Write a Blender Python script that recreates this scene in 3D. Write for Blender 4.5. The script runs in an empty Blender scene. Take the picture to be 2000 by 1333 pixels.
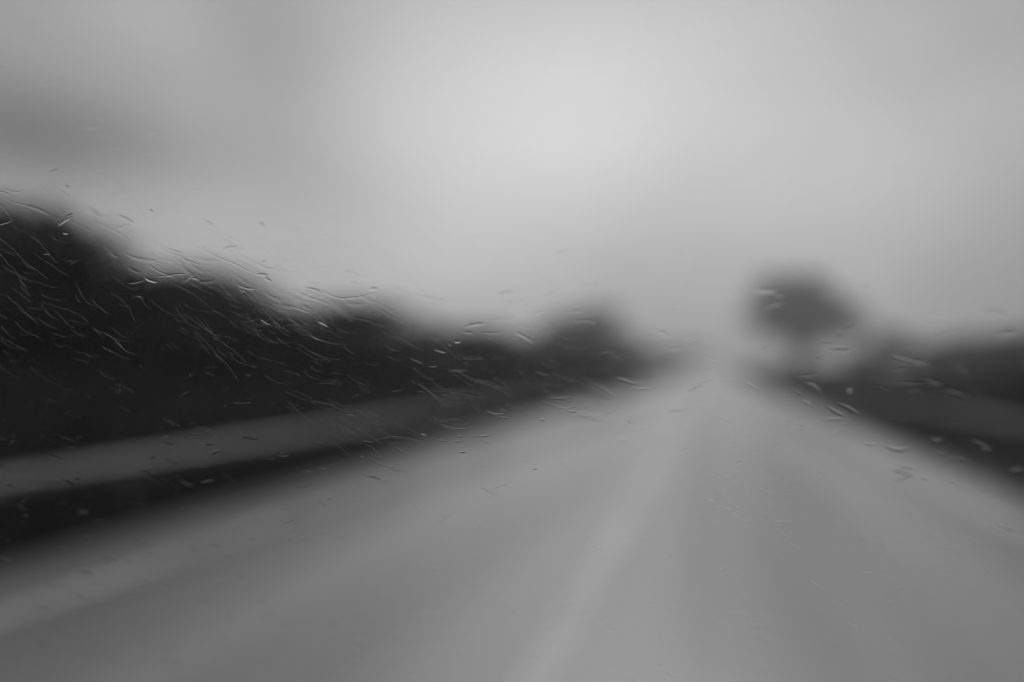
import bpy, math, random
from mathutils import Vector, Matrix, noise
R = math.radians
sc = bpy.context.scene
COL = sc.collection
rnd = random.Random(7)

# ------------------------------------------------------------------ helpers
class MB:
    def __init__(s): s.v = []; s.f = []
    def add(s, vs, fs):
        b = len(s.v); s.v += [tuple(x) for x in vs]; s.f += [tuple(b+i for i in f) for f in fs]
    def box(s, x0, x1, y0, y1, z0, z1):
        s.add([(x0,y0,z0),(x1,y0,z0),(x1,y1,z0),(x0,y1,z0),(x0,y0,z1),(x1,y0,z1),(x1,y1,z1),(x0,y1,z1)],
              [(0,3,2,1),(4,5,6,7),(0,1,5,4),(1,2,6,5),(2,3,7,6),(3,0,4,7)])
    def tube(s, pts, rad, n=7):
        rings = []
        for i, p in enumerate(pts):
            p = Vector(p)
            d = (Vector(pts[min(i+1, len(pts)-1)]) - Vector(pts[max(i-1, 0)])).normalized()
            a = d.orthogonal().normalized(); b = d.cross(a)
            rings.append([p + (a*math.cos(t)+b*math.sin(t))*rad[i] for t in [2*math.pi*k/n for k in range(n)]])
        vs = [q for r in rings for q in r]
        fs = []
        for i in range(len(pts)-1):
            for k in range(n):
                fs.append((i*n+k, i*n+(k+1) % n, (i+1)*n+(k+1) % n, (i+1)*n+k))
        fs.append(tuple(range(n))[::-1]); fs.append(tuple((len(pts)-1)*n+k for k in range(n)))
        s.add(vs, fs)
    def mesh(s, name, m, smooth=False):
        me = bpy.data.meshes.new(name); me.from_pydata(s.v, [], s.f); me.update()
        me.materials.append(m)
        if smooth: me.polygons.foreach_set('use_smooth', [True]*len(me.polygons))
        return me

def link(name, data, parent=None, loc=(0,0,0)):
    o = bpy.data.objects.new(name, data); COL.objects.link(o); o.location = loc
    if parent: o.parent = parent
    return o
def tag(o, label=None, cat=None, group=None, kind=None):
    for k, v in (('label', label), ('category', cat), ('group', group), ('kind', kind)):
        if v: o[k] = v
    return o

# ------------------------------------------------------------------ materials (the photograph is monochrome)
def mat(name, base, rough, var=0.0, scale=1.0, stretch=(1,1,1), bump=0.0, bscale=40, rvar=0.0, metal=0.0, spec=0.5, island=0.0, sss=0):
    m = bpy.data.materials.new(name); m.use_nodes = True
    nt = m.node_tree; N = nt.nodes; L = nt.links; N.clear()
    out = N.new('ShaderNodeOutputMaterial'); p = N.new('ShaderNodeBsdfPrincipled')
    L.new(p.outputs[0], out.inputs[0])
    p.inputs['Metallic'].default_value = metal
    p.inputs['Specular IOR Level'].default_value = spec
    tc = N.new('ShaderNodeTexCoord'); mp = N.new('ShaderNodeMapping'); mp.inputs['Scale'].default_value = stretch
    L.new(tc.outputs['Object'], mp.inputs[0])
    n = N.new('ShaderNodeTexNoise'); n.inputs['Scale'].default_value = scale; n.inputs['Detail'].default_value = 6
    L.new(mp.outputs[0], n.inputs['Vector'])
    mr = N.new('ShaderNodeMapRange'); mr.inputs[1].default_value = .3; mr.inputs[2].default_value = .7
    mr.inputs[3].default_value = base*(1-var); mr.inputs[4].default_value = base*(1+var)
    L.new(n.outputs[0], mr.inputs[0]); val = mr.outputs[0]
    if island:
        g = N.new('ShaderNodeNewGeometry'); ma = N.new('ShaderNodeMapRange')
        ma.inputs[3].default_value = 1-island; ma.inputs[4].default_value = 1+island
        L.new(g.outputs['Random Per Island'], ma.inputs[0])
        mu = N.new('ShaderNodeMath'); mu.operation = 'MULTIPLY'
        L.new(val, mu.inputs[0]); L.new(ma.outputs[0], mu.inputs[1]); val = mu.outputs[0]
    c = N.new('ShaderNodeCombineColor')
    for i in range(3): L.new(val, c.inputs[i])
    L.new(c.outputs[0], p.inputs['Base Color'])
    mr2 = N.new('ShaderNodeMapRange'); mr2.inputs[1].default_value = .3; mr2.inputs[2].default_value = .7
    mr2.inputs[3].default_value = max(.03, rough-rvar); mr2.inputs[4].default_value = min(1, rough+rvar)
    L.new(n.outputs[0], mr2.inputs[0]); L.new(mr2.outputs[0], p.inputs['Roughness'])
    if bump:
        n2 = N.new('ShaderNodeTexNoise'); n2.inputs['Scale'].default_value = bscale; n2.inputs['Detail'].default_value = 4
        L.new(tc.outputs['Object'], n2.inputs['Vector'])
        b = N.new('ShaderNodeBump'); b.inputs['Strength'].default_value = bump; b.inputs['Distance'].default_value = .01
        L.new(n2.outputs[0], b.inputs['Height']); L.new(b.outputs[0], p.inputs['Normal'])
    return m

M_road   = mat('wet_asphalt', .19, .31, .2, .9, (1,.035,1), .25, 60, rvar=.15, spec=1.0)
M_paint  = mat('wet_road_paint', .42, .35, .4, 3, (1,.3,1), .2, 60, rvar=.08)
M_ground = mat('wet_grass_ground', .022, .85, .4, .25, (1,1,1), .6, 12, spec=.12)
M_verge  = mat('gravel_shoulder', .05, .6, .3, .8, (1,.2,1), .6, 30, spec=.4)
M_steel  = mat('galvanised_steel', .15, .5, .2, 2, (1,.3,1), .1, 30, metal=.5)
M_post   = mat('weathered_post', .10, .6, .3, 4)
M_leaf   = mat('dark_wet_leaves', .022, .6, .35, .8, island=.5, spec=.3)
M_leaf2  = mat('mid_wet_leaves', .045, .6, .35, .8, island=.5, spec=.3)
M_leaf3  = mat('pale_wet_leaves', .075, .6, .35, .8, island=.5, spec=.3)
M_under  = mat('dark_bramble_leaves', .015, .65, .4, .8, island=.5, spec=.2)
M_bark   = mat('wet_bark', .035, .7, .4, 6, (1,1,.3), .5, 30, spec=.3)

# ------------------------------------------------------------------ camera (a hand-held camera in a moving car, focused on the wet windscreen)
EYE = Vector((0, 0, 1.5))
cam = bpy.data.cameras.new('camera'); co = link('camera', cam, loc=EYE)
co.rotation_euler = (R(90+1.80), 0, R(14.07))
cam.sensor_width = 36; cam.lens = 28; cam.clip_start = .02; cam.clip_end = 6000
cam.dof.use_dof = True; cam.dof.focus_distance = .65; cam.dof.aperture_fstop = 28/1000/.035
sc.camera = co

# ------------------------------------------------------------------ ground, road, markings
def zg(x, y):
    """height of the terrain: flat by the road, a bank on the left, a low one on the right"""
    z = -.03
    if x < -6.6:
        t = min(1, (-6.6-x)/7); z += 1.1*t*t*(3-2*t)
    if x > 6.0:
        t = min(1, (x-6.0)/8); z += .35*t*t*(3-2*t)
    return z
def ground():
    xs = [-1480,-900,-500,-250,-120,-60,-35,-24,-18,-15,-13.6,-12.5,-11.5,-10.5,-9.5,-8.6,-7.8,-7.2,-6.6,-6,-4.6,3.0,5,6,7,8,9,10,11.5,13,14,18,26,40,70,130,260,500,900,1480]
    ys = [-60,-20,0,5,10,15,20,26,33,42,54,70,90,120,160,220,320,480,750,1100,1480]
    vs = [(x, y, zg(x, y) + (noise.noise(Vector((x*.3, y*.2, 0)))*.12 if (x < -8 or x > 7) else 0)) for y in ys for x in xs]
    nx = len(xs)
    fs = [(j*nx+i, j*nx+i+1, (j+1)*nx+i+1, (j+1)*nx+i) for j in range(len(ys)-1) for i in range(nx-1)]
    b = MB(); b.add(vs, fs); return b
tag(link('ground', ground().mesh('ground', M_ground, True)), kind='structure')
def strip(x0, x1, y0, y1, z, n=60, wob=0.0):
    b = MB(); vs = []
    for i in range(n+1):
        t = i/n; y = y0 + (y1-y0)*t**2.2
        w = wob*noise.noise(Vector((x0, y*.5, 3)))
        w2 = wob*noise.noise(Vector((x1, y*.5, 9)))
        vs += [(x0+w, y, z), (x1+w2, y, z)]
    b.add(vs, [(2*i, 2*i+1, 2*i+3, 2*i+2) for i in range(n)]); return b
tag(link('road', strip(-4.85, 3.35, -30, 1400, 0).mesh('road', M_road)), kind='structure')
tag(link('gravel_shoulder', strip(-5.25, -4.85, -30, 1400, -.004, 300, .12).mesh('shoulder', M_verge)), kind='structure')
tag(link('gravel_shoulder', strip(3.35, 4.2, -30, 1400, -.008, 300, .15).mesh('shoulder', M_verge)), kind='structure')
tag(link('edge_line', strip(-4.18, -4.05, -30, 900, .004).mesh('line', M_paint)), kind='structure')
tag(link('edge_line', strip(2.62, 2.84, -30, 900, .004).mesh('line', M_paint)), kind='structure')
tag(link('centre_line', strip(-.92, -.72, -30, 900, .004).mesh('line', M_paint)), kind='structure')

# ------------------------------------------------------------------ crash barriers
def barrier(x, side, label, zt=.595, y0=2, y1=170):
    root = tag(link('crash_barrier', None, loc=(x, y0, 0)), label, 'crash barrier', 'crash barriers along the road')
    prof = [(0,-.165),(.0,-.155),(.06,-.145),(.06,-.13),(.0,-.112),(.0,-.10),(.06,-.08),(.06,-.055),(0,-.02),(0,0)]
    th = .006
    b = MB(); pts = [(px*-side, pz) for px, pz in prof] + [(px*-side + th*side, pz) for px, pz in reversed(prof)]
    n = 42; L = y1-y0; k = len(pts); vs = []; fs = []
    for i in range(n+1):
        for px, pz in pts: vs.append((px, L*i/n, zt+pz + .008*math.sin(i*1.7)))
    for i in range(n):
        for j in range(k): fs.append((i*k+j, i*k+(j+1) % k, (i+1)*k+(j+1) % k, (i+1)*k+j))
    fs += [tuple(range(k)), tuple(n*k+j for j in range(k))[::-1]]
    b.add(vs, fs); link('rail', b.mesh('rail', M_steel), root)
    pb = MB(); pb.box(side*.012, side*.10, -.05, .05, -.3, zt-.02) if side > 0 else pb.box(-.10, -.012, -.05, .05, -.3, zt-.02)
    pm = pb.mesh('post', M_post)
    y = 1.0
    while y < L: link('post', pm, root, (0, y, 0)); y += 4.0
    return root
barrier(-5.75, -1, 'long grey metal crash barrier below the dark wood on the left of the road')
barrier(5.05, 1, 'grey metal crash barrier along the right verge, below the lone round tree')

# ------------------------------------------------------------------ trees
def tree_mesh(seed, H, Rc, trunk_h, flat=.8, leaves=5200, lobes=11, leaf=.16):
    """unit-size prototype: trunk with limbs, crown of leaf clumps. returns (trunk mesh bits, crown mesh bits)"""
    r = random.Random(seed); t = MB(); c = MB()
    zc = trunk_h + (H-trunk_h)*.5; rz = (H-trunk_h)*.5; hi = lobes > 20
    t.tube([(0,0,-.3),(0.02*H*.1,0,trunk_h*.5),(r.uniform(-.1,.1),r.uniform(-.1,.1),trunk_h),(r.uniform(-.2,.2),r.uniform(-.2,.2),zc),(r.uniform(-.3,.3),0,zc+rz*.6)],
           [.06*H,.04*H,.03*H,.016*H,.004*H], 9)
    cl = []
    for i in range(lobes):
        a = 2*math.pi*(i*.618+r.random()*.2); e = r.uniform(-.75, 1.0); q = r.uniform(.30, .95) if lobes > 20 else r.uniform(.45, .8)
        ce = math.sqrt(max(0, 1-min(1, abs(e))**2*.8))*((.55+.45*min(1, (e+1)*.9)) if hi else 1)
        p = Vector((math.cos(a)*Rc*q*ce, math.sin(a)*Rc*q*ce, zc+e*rz*.68))
        rad = (r.uniform(.17, .34) if hi else r.uniform(.30, .46))*min(Rc, rz*1.2)
        cl.append((p, rad))
        s0 = Vector((0, 0, trunk_h + (p.z-trunk_h)*.35 if p.z > trunk_h else trunk_h*.9))
        mid = (s0+p)/2 + Vector((r.uniform(-.2,.2), r.uniform(-.2,.2), -.12*rz*.4))
        t.tube([s0, mid, p], [.012*H, .008*H, .003*H], 6)
        for _ in range(4):
            d = Vector((r.gauss(0,1), r.gauss(0,1), r.gauss(.2,1))).normalized()
            t.tube([mid.lerp(p, r.uniform(.3,1)), p+d*rad*1.05], [.004*H, .0012*H], 4)
    cl.append((Vector((0,0,zc)), .55*min(Rc, rz)))
    if hi: cl += [(Vector((.1,0,.9)), .75), (Vector((0,.1,2.0)), .8), (Vector((.1,0,3.1)), 1.0), (Vector((-.2,0,4.2)), 1.5)]   # ivy on the trunk
    tot = sum(q**2 for _, q in cl)
    for p, rad in cl:
        n = int(leaves*rad**2/tot)
        for _ in range(n):
            d = Vector((r.gauss(0,1), r.gauss(0,1), r.gauss(0,1))).normalized()
            q = rad*(r.random()**.45)*(1+.35*noise.noise(d*2.2+p))*r.choice((1,1,1,1.18))
            o = p + Vector((d.x*q, d.y*q, d.z*q*flat))
            u = Vector((r.gauss(0,1), r.gauss(0,1), r.gauss(0,.7))).normalized()
            w = u.orthogonal().normalized(); w.rotate(Matrix.Rotation(r.random()*6.28, 3, u))
            l = leaf*r.uniform(.6, 1.3); h = l*.42
            c.add([o-u*l*.5, o+w*h, o+u*l*.5, o-w*h], [(0,1,2,3)])
    return t, c

def proto(seed, *a, name='tree', lm=None, **k):
    t, c = tree_mesh(seed, *a, **k)
    zs = sorted(v[2] for v in c.v); k = a[0]/zs[int(len(zs)*.985)]
    t.v = [(x, y, z*k) for x, y, z in t.v]; c.v = [(x, y, z*k) for x, y, z in c.v]
    return (t.mesh(name+'_trunk', M_bark, True), c.mesh(name+'_crown', lm or M_leaf))
# unit height 6 m broad trees; 4 m bushes; the lone 12 m tree
P_tree = [proto(11, 6, 2.5, .9, leaves=7000, leaf=.2), proto(12, 6, 2.3, .7, leaves=6500, leaf=.2), proto(13, 6, 2.8, 1.1, leaves=7500, leaf=.2, lobes=14)]
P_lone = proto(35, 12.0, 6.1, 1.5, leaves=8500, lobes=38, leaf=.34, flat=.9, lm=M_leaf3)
P_far  = [proto(41, 8, 4.2, .8, leaves=6000, leaf=.32, lobes=13), proto(42, 8, 4.8, 1.2, leaves=6000, leaf=.32, lobes=15)]
P_bush = [proto(51, 2.0, 1.2, .15, leaves=3200, leaf=.11, lobes=9, lm=M_under), proto(52, 1.8, 1.3, .12, leaves=3200, leaf=.11, lobes=10, lm=M_under)]

def place(name, pr, x, y, sx, sz, rz, label, cat, group=None, zoff=0):
    root = tag(link(name, None, loc=(x, y, zg(x, y)+zoff)), label, cat, group)
    root.rotation_euler.z = rz; root.scale = (sx, sx, sz)
    a = ('stem', 'foliage') if name == 'bush' else ('trunk', 'crown')
    link(a[0], pr[0], root); link(a[1], pr[1], root)
    return root

# left wood: (pixel column in the 2000 px photo used only to space the row along the road, height of the top over the eye line in px)
F = 1556.0
def spot(px, lat):
    a = math.atan((1390-1000)/F) - math.atan((px-1000)/F)       # angle left of the road
    y = abs(lat)/math.tan(abs(a)); return y
def dpt(px, lat):
    a = math.atan((1390-1000)/F) - math.atan((px-1000)/F)
    return abs(lat)/math.sin(abs(a))*math.cos(math.atan((px-1000)/F))
LEFT = [  # px, rise, lateral, width scale
 (-150, 345, -10.5, 1.0, 'dark tree cut by the left edge of the picture, nearest to the road camera'),
 (10, 262, -10.5, .95, 'tallest dark tree crown at the left edge, rising over the crash barrier'),
 (130, 222, -10.3, .85, 'dark tree just right of the tallest crown at the left edge'),
 (250, 192, -10.8, .85, 'fourth dark tree from the left edge in the roadside wood'),
 (365, 162, -10.2, .85, 'fifth dark tree from the left edge, crown shoulder stepping down'),
 (470, 148, -11, .85, 'sixth dark tree from the left edge, with a level broad crown'),
 (570, 122, -10.6, .9, 'seventh dark tree from the left edge, where the treetops begin to drop'),
 (655, 80, -11, .8, 'eighth dark tree from the left edge, lower than its left neighbour'),
 (740, 72, -10.8, .85, 'ninth dark tree from the left edge of the roadside wood'),
 (815, 70, -11, .85, 'tenth tree from the left edge, low on the falling treeline'),
 (885, 64, -11, .95, 'eleventh tree from the left edge, low grey crown in thin mist'),
 (950, 50, -11, 1.1, 'lowest tree of the left row, before the row rises again'),
 (1015, 46, -11, 1.3, 'misty low tree in the dip left of the rounded tree by the road'),
 (1065, 52, -11, 1.3, 'misty tree touching the left side of the rounded tree'),
]
for i, (px, rise, lat, ws, lab) in enumerate(LEFT):
    d = dpt(px, lat); y = spot(px, lat)
    h = rise/F*d + 1.5 - zg(lat, y)
    place('broadleaf_tree', P_tree[i % 3], lat, y, ws*1.42*max(.8, min(1.6, d/20)**.6), h/6.0, i*1.9, lab, 'tree', 'trees of the wood left of the road')
for i, (px, rise, lat, sx, lab) in enumerate([
    (1146, 108, -17.5, 1.35, 'rounded dark tree standing out at the far end of the left row'),
    (1098, 76, -17.5, 1.1, 'misty shoulder tree against the left flank of the rounded tree'),
    (1190, 72, -17.3, 1.2, 'misty shoulder tree against the right flank of the rounded tree'),
    (1215, 42, -17, 2.0, 'low hazy tree at the foot of the rounded tree, on its road side'),
    (1275, 36, -14, 3.2, 'faint last tree of the left row, fading into mist by the road end'),
    ]):
    d = dpt(px, lat); y = spot(px, lat); h = rise/F*d+1.5-zg(lat, y)
    place('broadleaf_tree', P_far[i % 2], lat, y, sx, h/8.0, 2.1*i+.4, lab, 'tree', 'trees of the wood left of the road')

# right side: the lone tree, small trees and the hazy row
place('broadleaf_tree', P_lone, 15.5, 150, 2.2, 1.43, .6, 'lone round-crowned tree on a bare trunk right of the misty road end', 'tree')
RIGHT = [
 (1690, 32, 24, .85, 'small hazy tree between the lone round tree and the pointed tree'),
 (1742, 68, 24, .7, 'small pointed hazy tree rising over the low row right of the lone tree'),
 (1800, 46, 24, .85, 'low hazy tree directly right of the pointed tree'),
 (1865, 52, 23, .85, 'hazy tree second to the right of the pointed tree'),
 (1935, 58, 22, .8, 'broad hazy tree near the right edge of the picture'),
 (2010, 68, 21, .75, 'hazy tree cut by the right edge of the picture'),
]
for i, (px, rise, lat, sx, lab) in enumerate(RIGHT):
    d = dpt(px, lat); y = spot(px, lat); h = rise/F*d+1.5-zg(lat, y)
    place('broadleaf_tree', P_far[i % 2], lat, y, sx, h/8.0, 1.3*i, lab, 'tree', 'hazy trees right of the road')

# undergrowth: uncountable bramble and long grass behind the barriers
def undergrowth(x0, x1, y0, y1, hh, n, seed, lean=.3):
    r = random.Random(seed); b = MB()
    for _ in range(n):
        y = y0 + (y1-y0)*r.random()**2.0
        x = r.uniform(x0, x1)
        top = hh*(.55+.6*noise.noise(Vector((x*.9, y*.35, seed))))*(1 if abs(x) < 99 else 1)
        top = max(.12, top)
        s = 1 + y/60
        for k in range(3):
            z = zg(x, y) + top*r.random()
            o = Vector((x+r.gauss(0,.12), y+r.gauss(0,.12), z))
            u = Vector((r.gauss(0,1), r.gauss(0,1), r.gauss(0,.9))).normalized()
            w = u.orthogonal().normalized(); w.rotate(Matrix.Rotation(r.random()*6.28, 3, u))
            l = .16*s*r.uniform(.5, 1.3)
            b.add([o-u*l*.5, o+w*l*.24, o+u*l*.5, o-w*l*.24], [(0,1,2,3)])
    return b
ug = undergrowth(-9.6, -6.1, 3, 130, 1.7, 26000, 3); ug2 = undergrowth(-12.5, -9.2, 4, 120, 3.0, 26000, 4); ug.add(ug2.v, ug2.f)
tag(link('undergrowth', ug.mesh('undergrowth', M_under)),
    'tangled dark undergrowth filling the bank behind the left crash barrier', 'undergrowth', kind='stuff')
tag(link('undergrowth', undergrowth(5.25, 10.5, 6, 130, 1.75, 44000, 5).mesh('undergrowth', M_under)),
    'low dark undergrowth behind the right crash barrier', 'undergrowth', kind='stuff')
def grass(x0, x1, y0, y1, n, seed, h=.16):
    r = random.Random(seed); b = MB()
    for _ in range(n):
        y = y0+(y1-y0)*r.random()**2; x = r.uniform(x0, x1)
        hh = h*r.uniform(.5, 1.4); a = r.random()*6.28; s = .012*(1+y/12)
        dx, dy = math.cos(a)*s, math.sin(a)*s; lx, ly = r.gauss(0,.06), r.gauss(0,.06)
        b.add([(x-dx,y-dy,-.04),(x+dx,y+dy,-.04),(x+lx,y+ly,hh)], [(0,1,2)])
    return b
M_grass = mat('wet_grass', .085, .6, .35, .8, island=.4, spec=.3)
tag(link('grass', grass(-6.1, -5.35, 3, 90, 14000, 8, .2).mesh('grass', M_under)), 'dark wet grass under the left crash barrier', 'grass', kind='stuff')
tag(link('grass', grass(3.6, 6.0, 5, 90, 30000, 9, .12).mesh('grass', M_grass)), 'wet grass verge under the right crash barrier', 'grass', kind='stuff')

# ------------------------------------------------------------------ rain water clinging to the car's windscreen: real ridges of water, 0.6 m from the eye
def glass():
    m = bpy.data.materials.new('rain_water'); m.use_nodes = True; N = m.node_tree.nodes; N.clear()
    g = N.new('ShaderNodeBsdfRefraction'); g.inputs['IOR'].default_value = 1.33; g.inputs['Roughness'].default_value = 0.10
    o = N.new('ShaderNodeOutputMaterial'); m.node_tree.links.new(g.outputs[0], o.inputs[0]); return m
M_water = glass()
TILT = R(24)                                    # the windscreen leans back
SC = Vector((0, .60, 1.5))                      # point of the screen ahead of the eye
SU = Vector((1, 0, 0)); SV = Vector((0, -math.sin(TILT), math.cos(TILT))); SN = SU.cross(SV)  # points back into the car
def on_screen(u, v):
    bow = -.10*u*u                               # the glass bows round towards its sides
    return SC + SU*u + SV*v + Vector((0, bow, 0))
W = MB()
def ridge(u, v, ang, L, w, h, bend, n=14, m=7):
    ctr = []; a = ang - bend*.5; off = SN*rnd.uniform(-.004, .004)
    pu, pv = u, v
    for i in range(n):
        ctr.append((pu, pv, a)); pu += math.cos(a)*L/(n-1); pv += math.sin(a)*L/(n-1)
        a += bend/(n-1) + rnd.gauss(0, .10)
    vs = []
    for i, (x, y, a) in enumerate(ctr):
        t = 2*i/(n-1)-1; env = max(0, 1-t*t)**.7
        for k in range(m):
            s = 2*k/(m-1)-1
            px = x - math.sin(a)*s*w*(.15+.85*env); py = y + math.cos(a)*s*w*(.15+.85*env)
            z = h*env*(1-s*s)**2
            p = on_screen(px, py)
            vs.append(p - SN*(z+5e-5) + off)
    top = len(vs)
    for i, (x, y, a) in enumerate(ctr):
        t = 2*i/(n-1)-1; env = max(0, 1-t*t)**.7
        for k in range(m):
            s = 2*k/(m-1)-1
            px = x - math.sin(a)*s*w*(.15+.85*env); py = y + math.cos(a)*s*w*(.15+.85*env)
            vs.append(on_screen(px, py) + SN*5e-5 + off)
    fs = []
    for i in range(n-1):
        for k in range(m-1):
            q = i*m+k
            fs.append((q, q+1, q+m+1, q+m)); fs.append((top+q, top+q+m, top+q+m+1, top+q+1))
    W.add(vs, fs)
# u grows to the right, v upwards (metres on the screen); the airflow drives the water up and outwards
hubs = [(rnd.random()**.9, rnd.gauss(0, .06)) for _ in range(34)]
for _ in range(430):                             # the combed band of ridges on the left, in loose clusters
    hub = rnd.choice(hubs); t = hub[0] + rnd.gauss(0, .035); u = -.72 + .70*t; v = .17 - .20*t + hub[1] + rnd.gauss(0, .022)
    ridge(u, v, R(-46 + 36*t) + rnd.gauss(0, .25), rnd.uniform(.006, .034), rnd.uniform(.0006, .0024), rnd.choice((.3, .6, 1, 1.7))*rnd.uniform(.000004, .000018), rnd.gauss(.25, .5), 14, 9)
for _ in range(1900):                             # short faint dashes everywhere
    u = rnd.uniform(-.95, .55); v = rnd.uniform(-.33, .36)
    ridge(u, v, rnd.gauss(-.10, .28), rnd.uniform(.003, .018), rnd.uniform(.0004, .0013), rnd.choice((.5, 1, 2))*rnd.uniform(.00003, .00008), rnd.gauss(0, .7), 8, 7)
for _ in range(70):                              # long thin runs
    u = rnd.uniform(-.95, .55); v = rnd.uniform(-.33, .36)
    ridge(u, v, rnd.gauss(-.35, .35), rnd.uniform(.02, .06), rnd.uniform(.0005, .0012), rnd.uniform(.00001, .00003), rnd.gauss(.3, .8), 16, 7)
for _ in range(60):                              # broad low swells of the water film
    u = rnd.uniform(-.75, .35); v = rnd.uniform(-.28, .30)
    ridge(u, v, rnd.gauss(-.30, .35), rnd.uniform(.02, .06), rnd.uniform(.003, .008), rnd.uniform(.00002, .00006), rnd.gauss(.1, .5), 16, 11)
ro = tag(link('rain_water', W.mesh('rain_water', M_water, True)), 'thin clear streaks of rain water smeared over the car windscreen in front of the road', 'rain water', kind='stuff')

# ------------------------------------------------------------------ haze
hb = MB(); hb.box(-1500, 1500, -70, 1500, -1.2, 17)
hm = bpy.data.materials.new('haze'); hm.use_nodes = True; N = hm.node_tree.nodes; N.clear()
v = N.new('ShaderNodeVolumePrincipled'); v.inputs['Color'].default_value = (.98,.98,.98,1); v.inputs['Density'].default_value = .0023
v.inputs['Anisotropy'].default_value = .2
o = N.new('ShaderNodeOutputMaterial'); hm.node_tree.links.new(v.outputs[0], o.inputs['Volume'])
tag(link('haze', hb.mesh('haze', hm)), 'pale even mist over the road', 'haze', kind='stuff')

# ------------------------------------------------------------------ sky: overcast, cloud brightness by direction
SUN_EL, SUN_AZ = R(43), R(4)     # azimuth left of the road direction (+Y)
w = bpy.data.worlds.new('World'); sc.world = w; w.use_nodes = True
nt = w.node_tree; N = nt.nodes; L = nt.links; N.clear()
out = N.new('ShaderNodeOutputWorld'); bg = N.new('ShaderNodeBackground'); L.new(bg.outputs[0], out.inputs[0])
sky = N.new('ShaderNodeTexSky'); sky.sky_type = 'NISHITA'; sky.sun_disc = False
sky.sun_elevation = SUN_EL; sky.sun_rotation = -SUN_AZ; sky.air_density = 1; sky.dust_density = 6
bw = N.new('ShaderNodeRGBToBW'); L.new(sky.outputs[0], bw.inputs[0])
tc = N.new('ShaderNodeTexCoord')
nrm = N.new('ShaderNodeVectorMath'); nrm.operation = 'NORMALIZE'; L.new(tc.outputs['Generated'], nrm.inputs[0])
def M(op, a, b=None):
    n = N.new('ShaderNodeMath'); n.operation = op
    for i, q in enumerate((a, b)):
        if q is None: continue
        if isinstance(q, (int, float)): n.inputs[i].default_value = q
        else: L.new(q, n.inputs[i])
    return n.outputs[0]
rot = co.rotation_euler.to_matrix()
def pdir(px, py):
    return (rot @ Vector(((px-1000)/F, -(py-666)/F, -1))).normalized()
def lobe(px, py, wx, wy, amp):
    """a cloud of Gaussian outline round a direction of the sky"""
    d = pdir(px, py); a = d.cross(Vector((0,0,1))).normalized(); b = a.cross(d)
    acc = None
    for ax, wd in ((a, wx/F), (b, wy/F)):
        q = N.new('ShaderNodeVectorMath'); q.operation = 'DOT_PRODUCT'; L.new(nrm.outputs[0], q.inputs[0]); q.inputs[1].default_value = ax
        s = M('POWER', M('ABSOLUTE', M('DIVIDE', q.outputs['Value'], wd)), 2.0)
        acc = s if acc is None else M('ADD', acc, s)
    q = N.new('ShaderNodeVectorMath'); q.operation = 'DOT_PRODUCT'; L.new(nrm.outputs[0], q.inputs[0]); q.inputs[1].default_value = d
    front = M('GREATER_THAN', q.outputs['Value'], 0)
    g = M('EXPONENT', M('MULTIPLY', acc, -1.0))
    return M('MULTIPLY', M('MULTIPLY', g, front), amp)
LOBES = [(1080,230,460,310,.26), (1150,330,200,160,.05), (560,100,130,210,-.09), (80,270,250,90,-.20), (300,410,260,80,.04), (1250,520,180,190,-.06), (1100,-80,500,130,-.10),
         (650,330,160,150,-.03), (1750,330,300,160,.10), (1960,60,200,300,-.05), (-100,0,350,400,-.06), (290,0,120,70,.05), (2050,560,170,200,-.10), (900,540,300,90,.05)]
acc = None
for lb in LOBES:
    g = lobe(*lb); acc = g if acc is None else M('ADD', acc, g)
ns = N.new('ShaderNodeTexNoise'); ns.inputs['Scale'].default_value = 2.6; ns.inputs['Detail'].default_value = 4
L.new(nrm.outputs[0], ns.inputs['Vector'])
cl = M('ADD', M('ADD', acc, .41), M('MULTIPLY', M('SUBTRACT', ns.outputs[0], .5), .16))
ns2 = N.new('ShaderNodeTexNoise'); ns2.inputs['Scale'].default_value = 7; ns2.inputs['Detail'].default_value = 5; ns2.inputs['Distortion'].default_value = .6
mpz = N.new('ShaderNodeMapping'); mpz.inputs['Scale'].default_value = (1, 1, 2.2); L.new(nrm.outputs[0], mpz.inputs[0]); L.new(mpz.outputs[0], ns2.inputs['Vector'])
cl = M('ADD', cl, M('MULTIPLY', M('SUBTRACT', ns2.outputs[0], .5), .09))
bright = M('ADD', M('MULTIPLY', cl, 9.0), M('MULTIPLY', bw.outputs[0], .05))
cc = N.new('ShaderNodeCombineColor')
for i in range(3): L.new(bright, cc.inputs[i])
L.new(cc.outputs[0], bg.inputs[0]); bg.inputs[1].default_value = .10

ld = bpy.data.lights.new('sun', 'SUN'); ld.energy = .8; ld.angle = R(26); ld.color = (1, 1, 1)
lo = link('sun', ld)
sd = Vector((-math.sin(SUN_AZ)*math.cos(SUN_EL), math.cos(SUN_AZ)*math.cos(SUN_EL), math.sin(SUN_EL)))
lo.rotation_euler = sd.to_track_quat('Z', 'Y').to_euler()

# ------------------------------------------------------------------ render settings
sc.view_settings.view_transform = 'Standard'; sc.view_settings.look = 'None'; sc.view_settings.gamma = 1; sc.view_settings.exposure = 0
sc.render.engine = 'CYCLES'
sc.cycles.use_denoising = True
sc.cycles.max_bounces = 8; sc.cycles.volume_bounces = 2; sc.cycles.transmission_bounces = 6
sc.cycles.caustics_refractive = False; sc.cycles.caustics_reflective = False
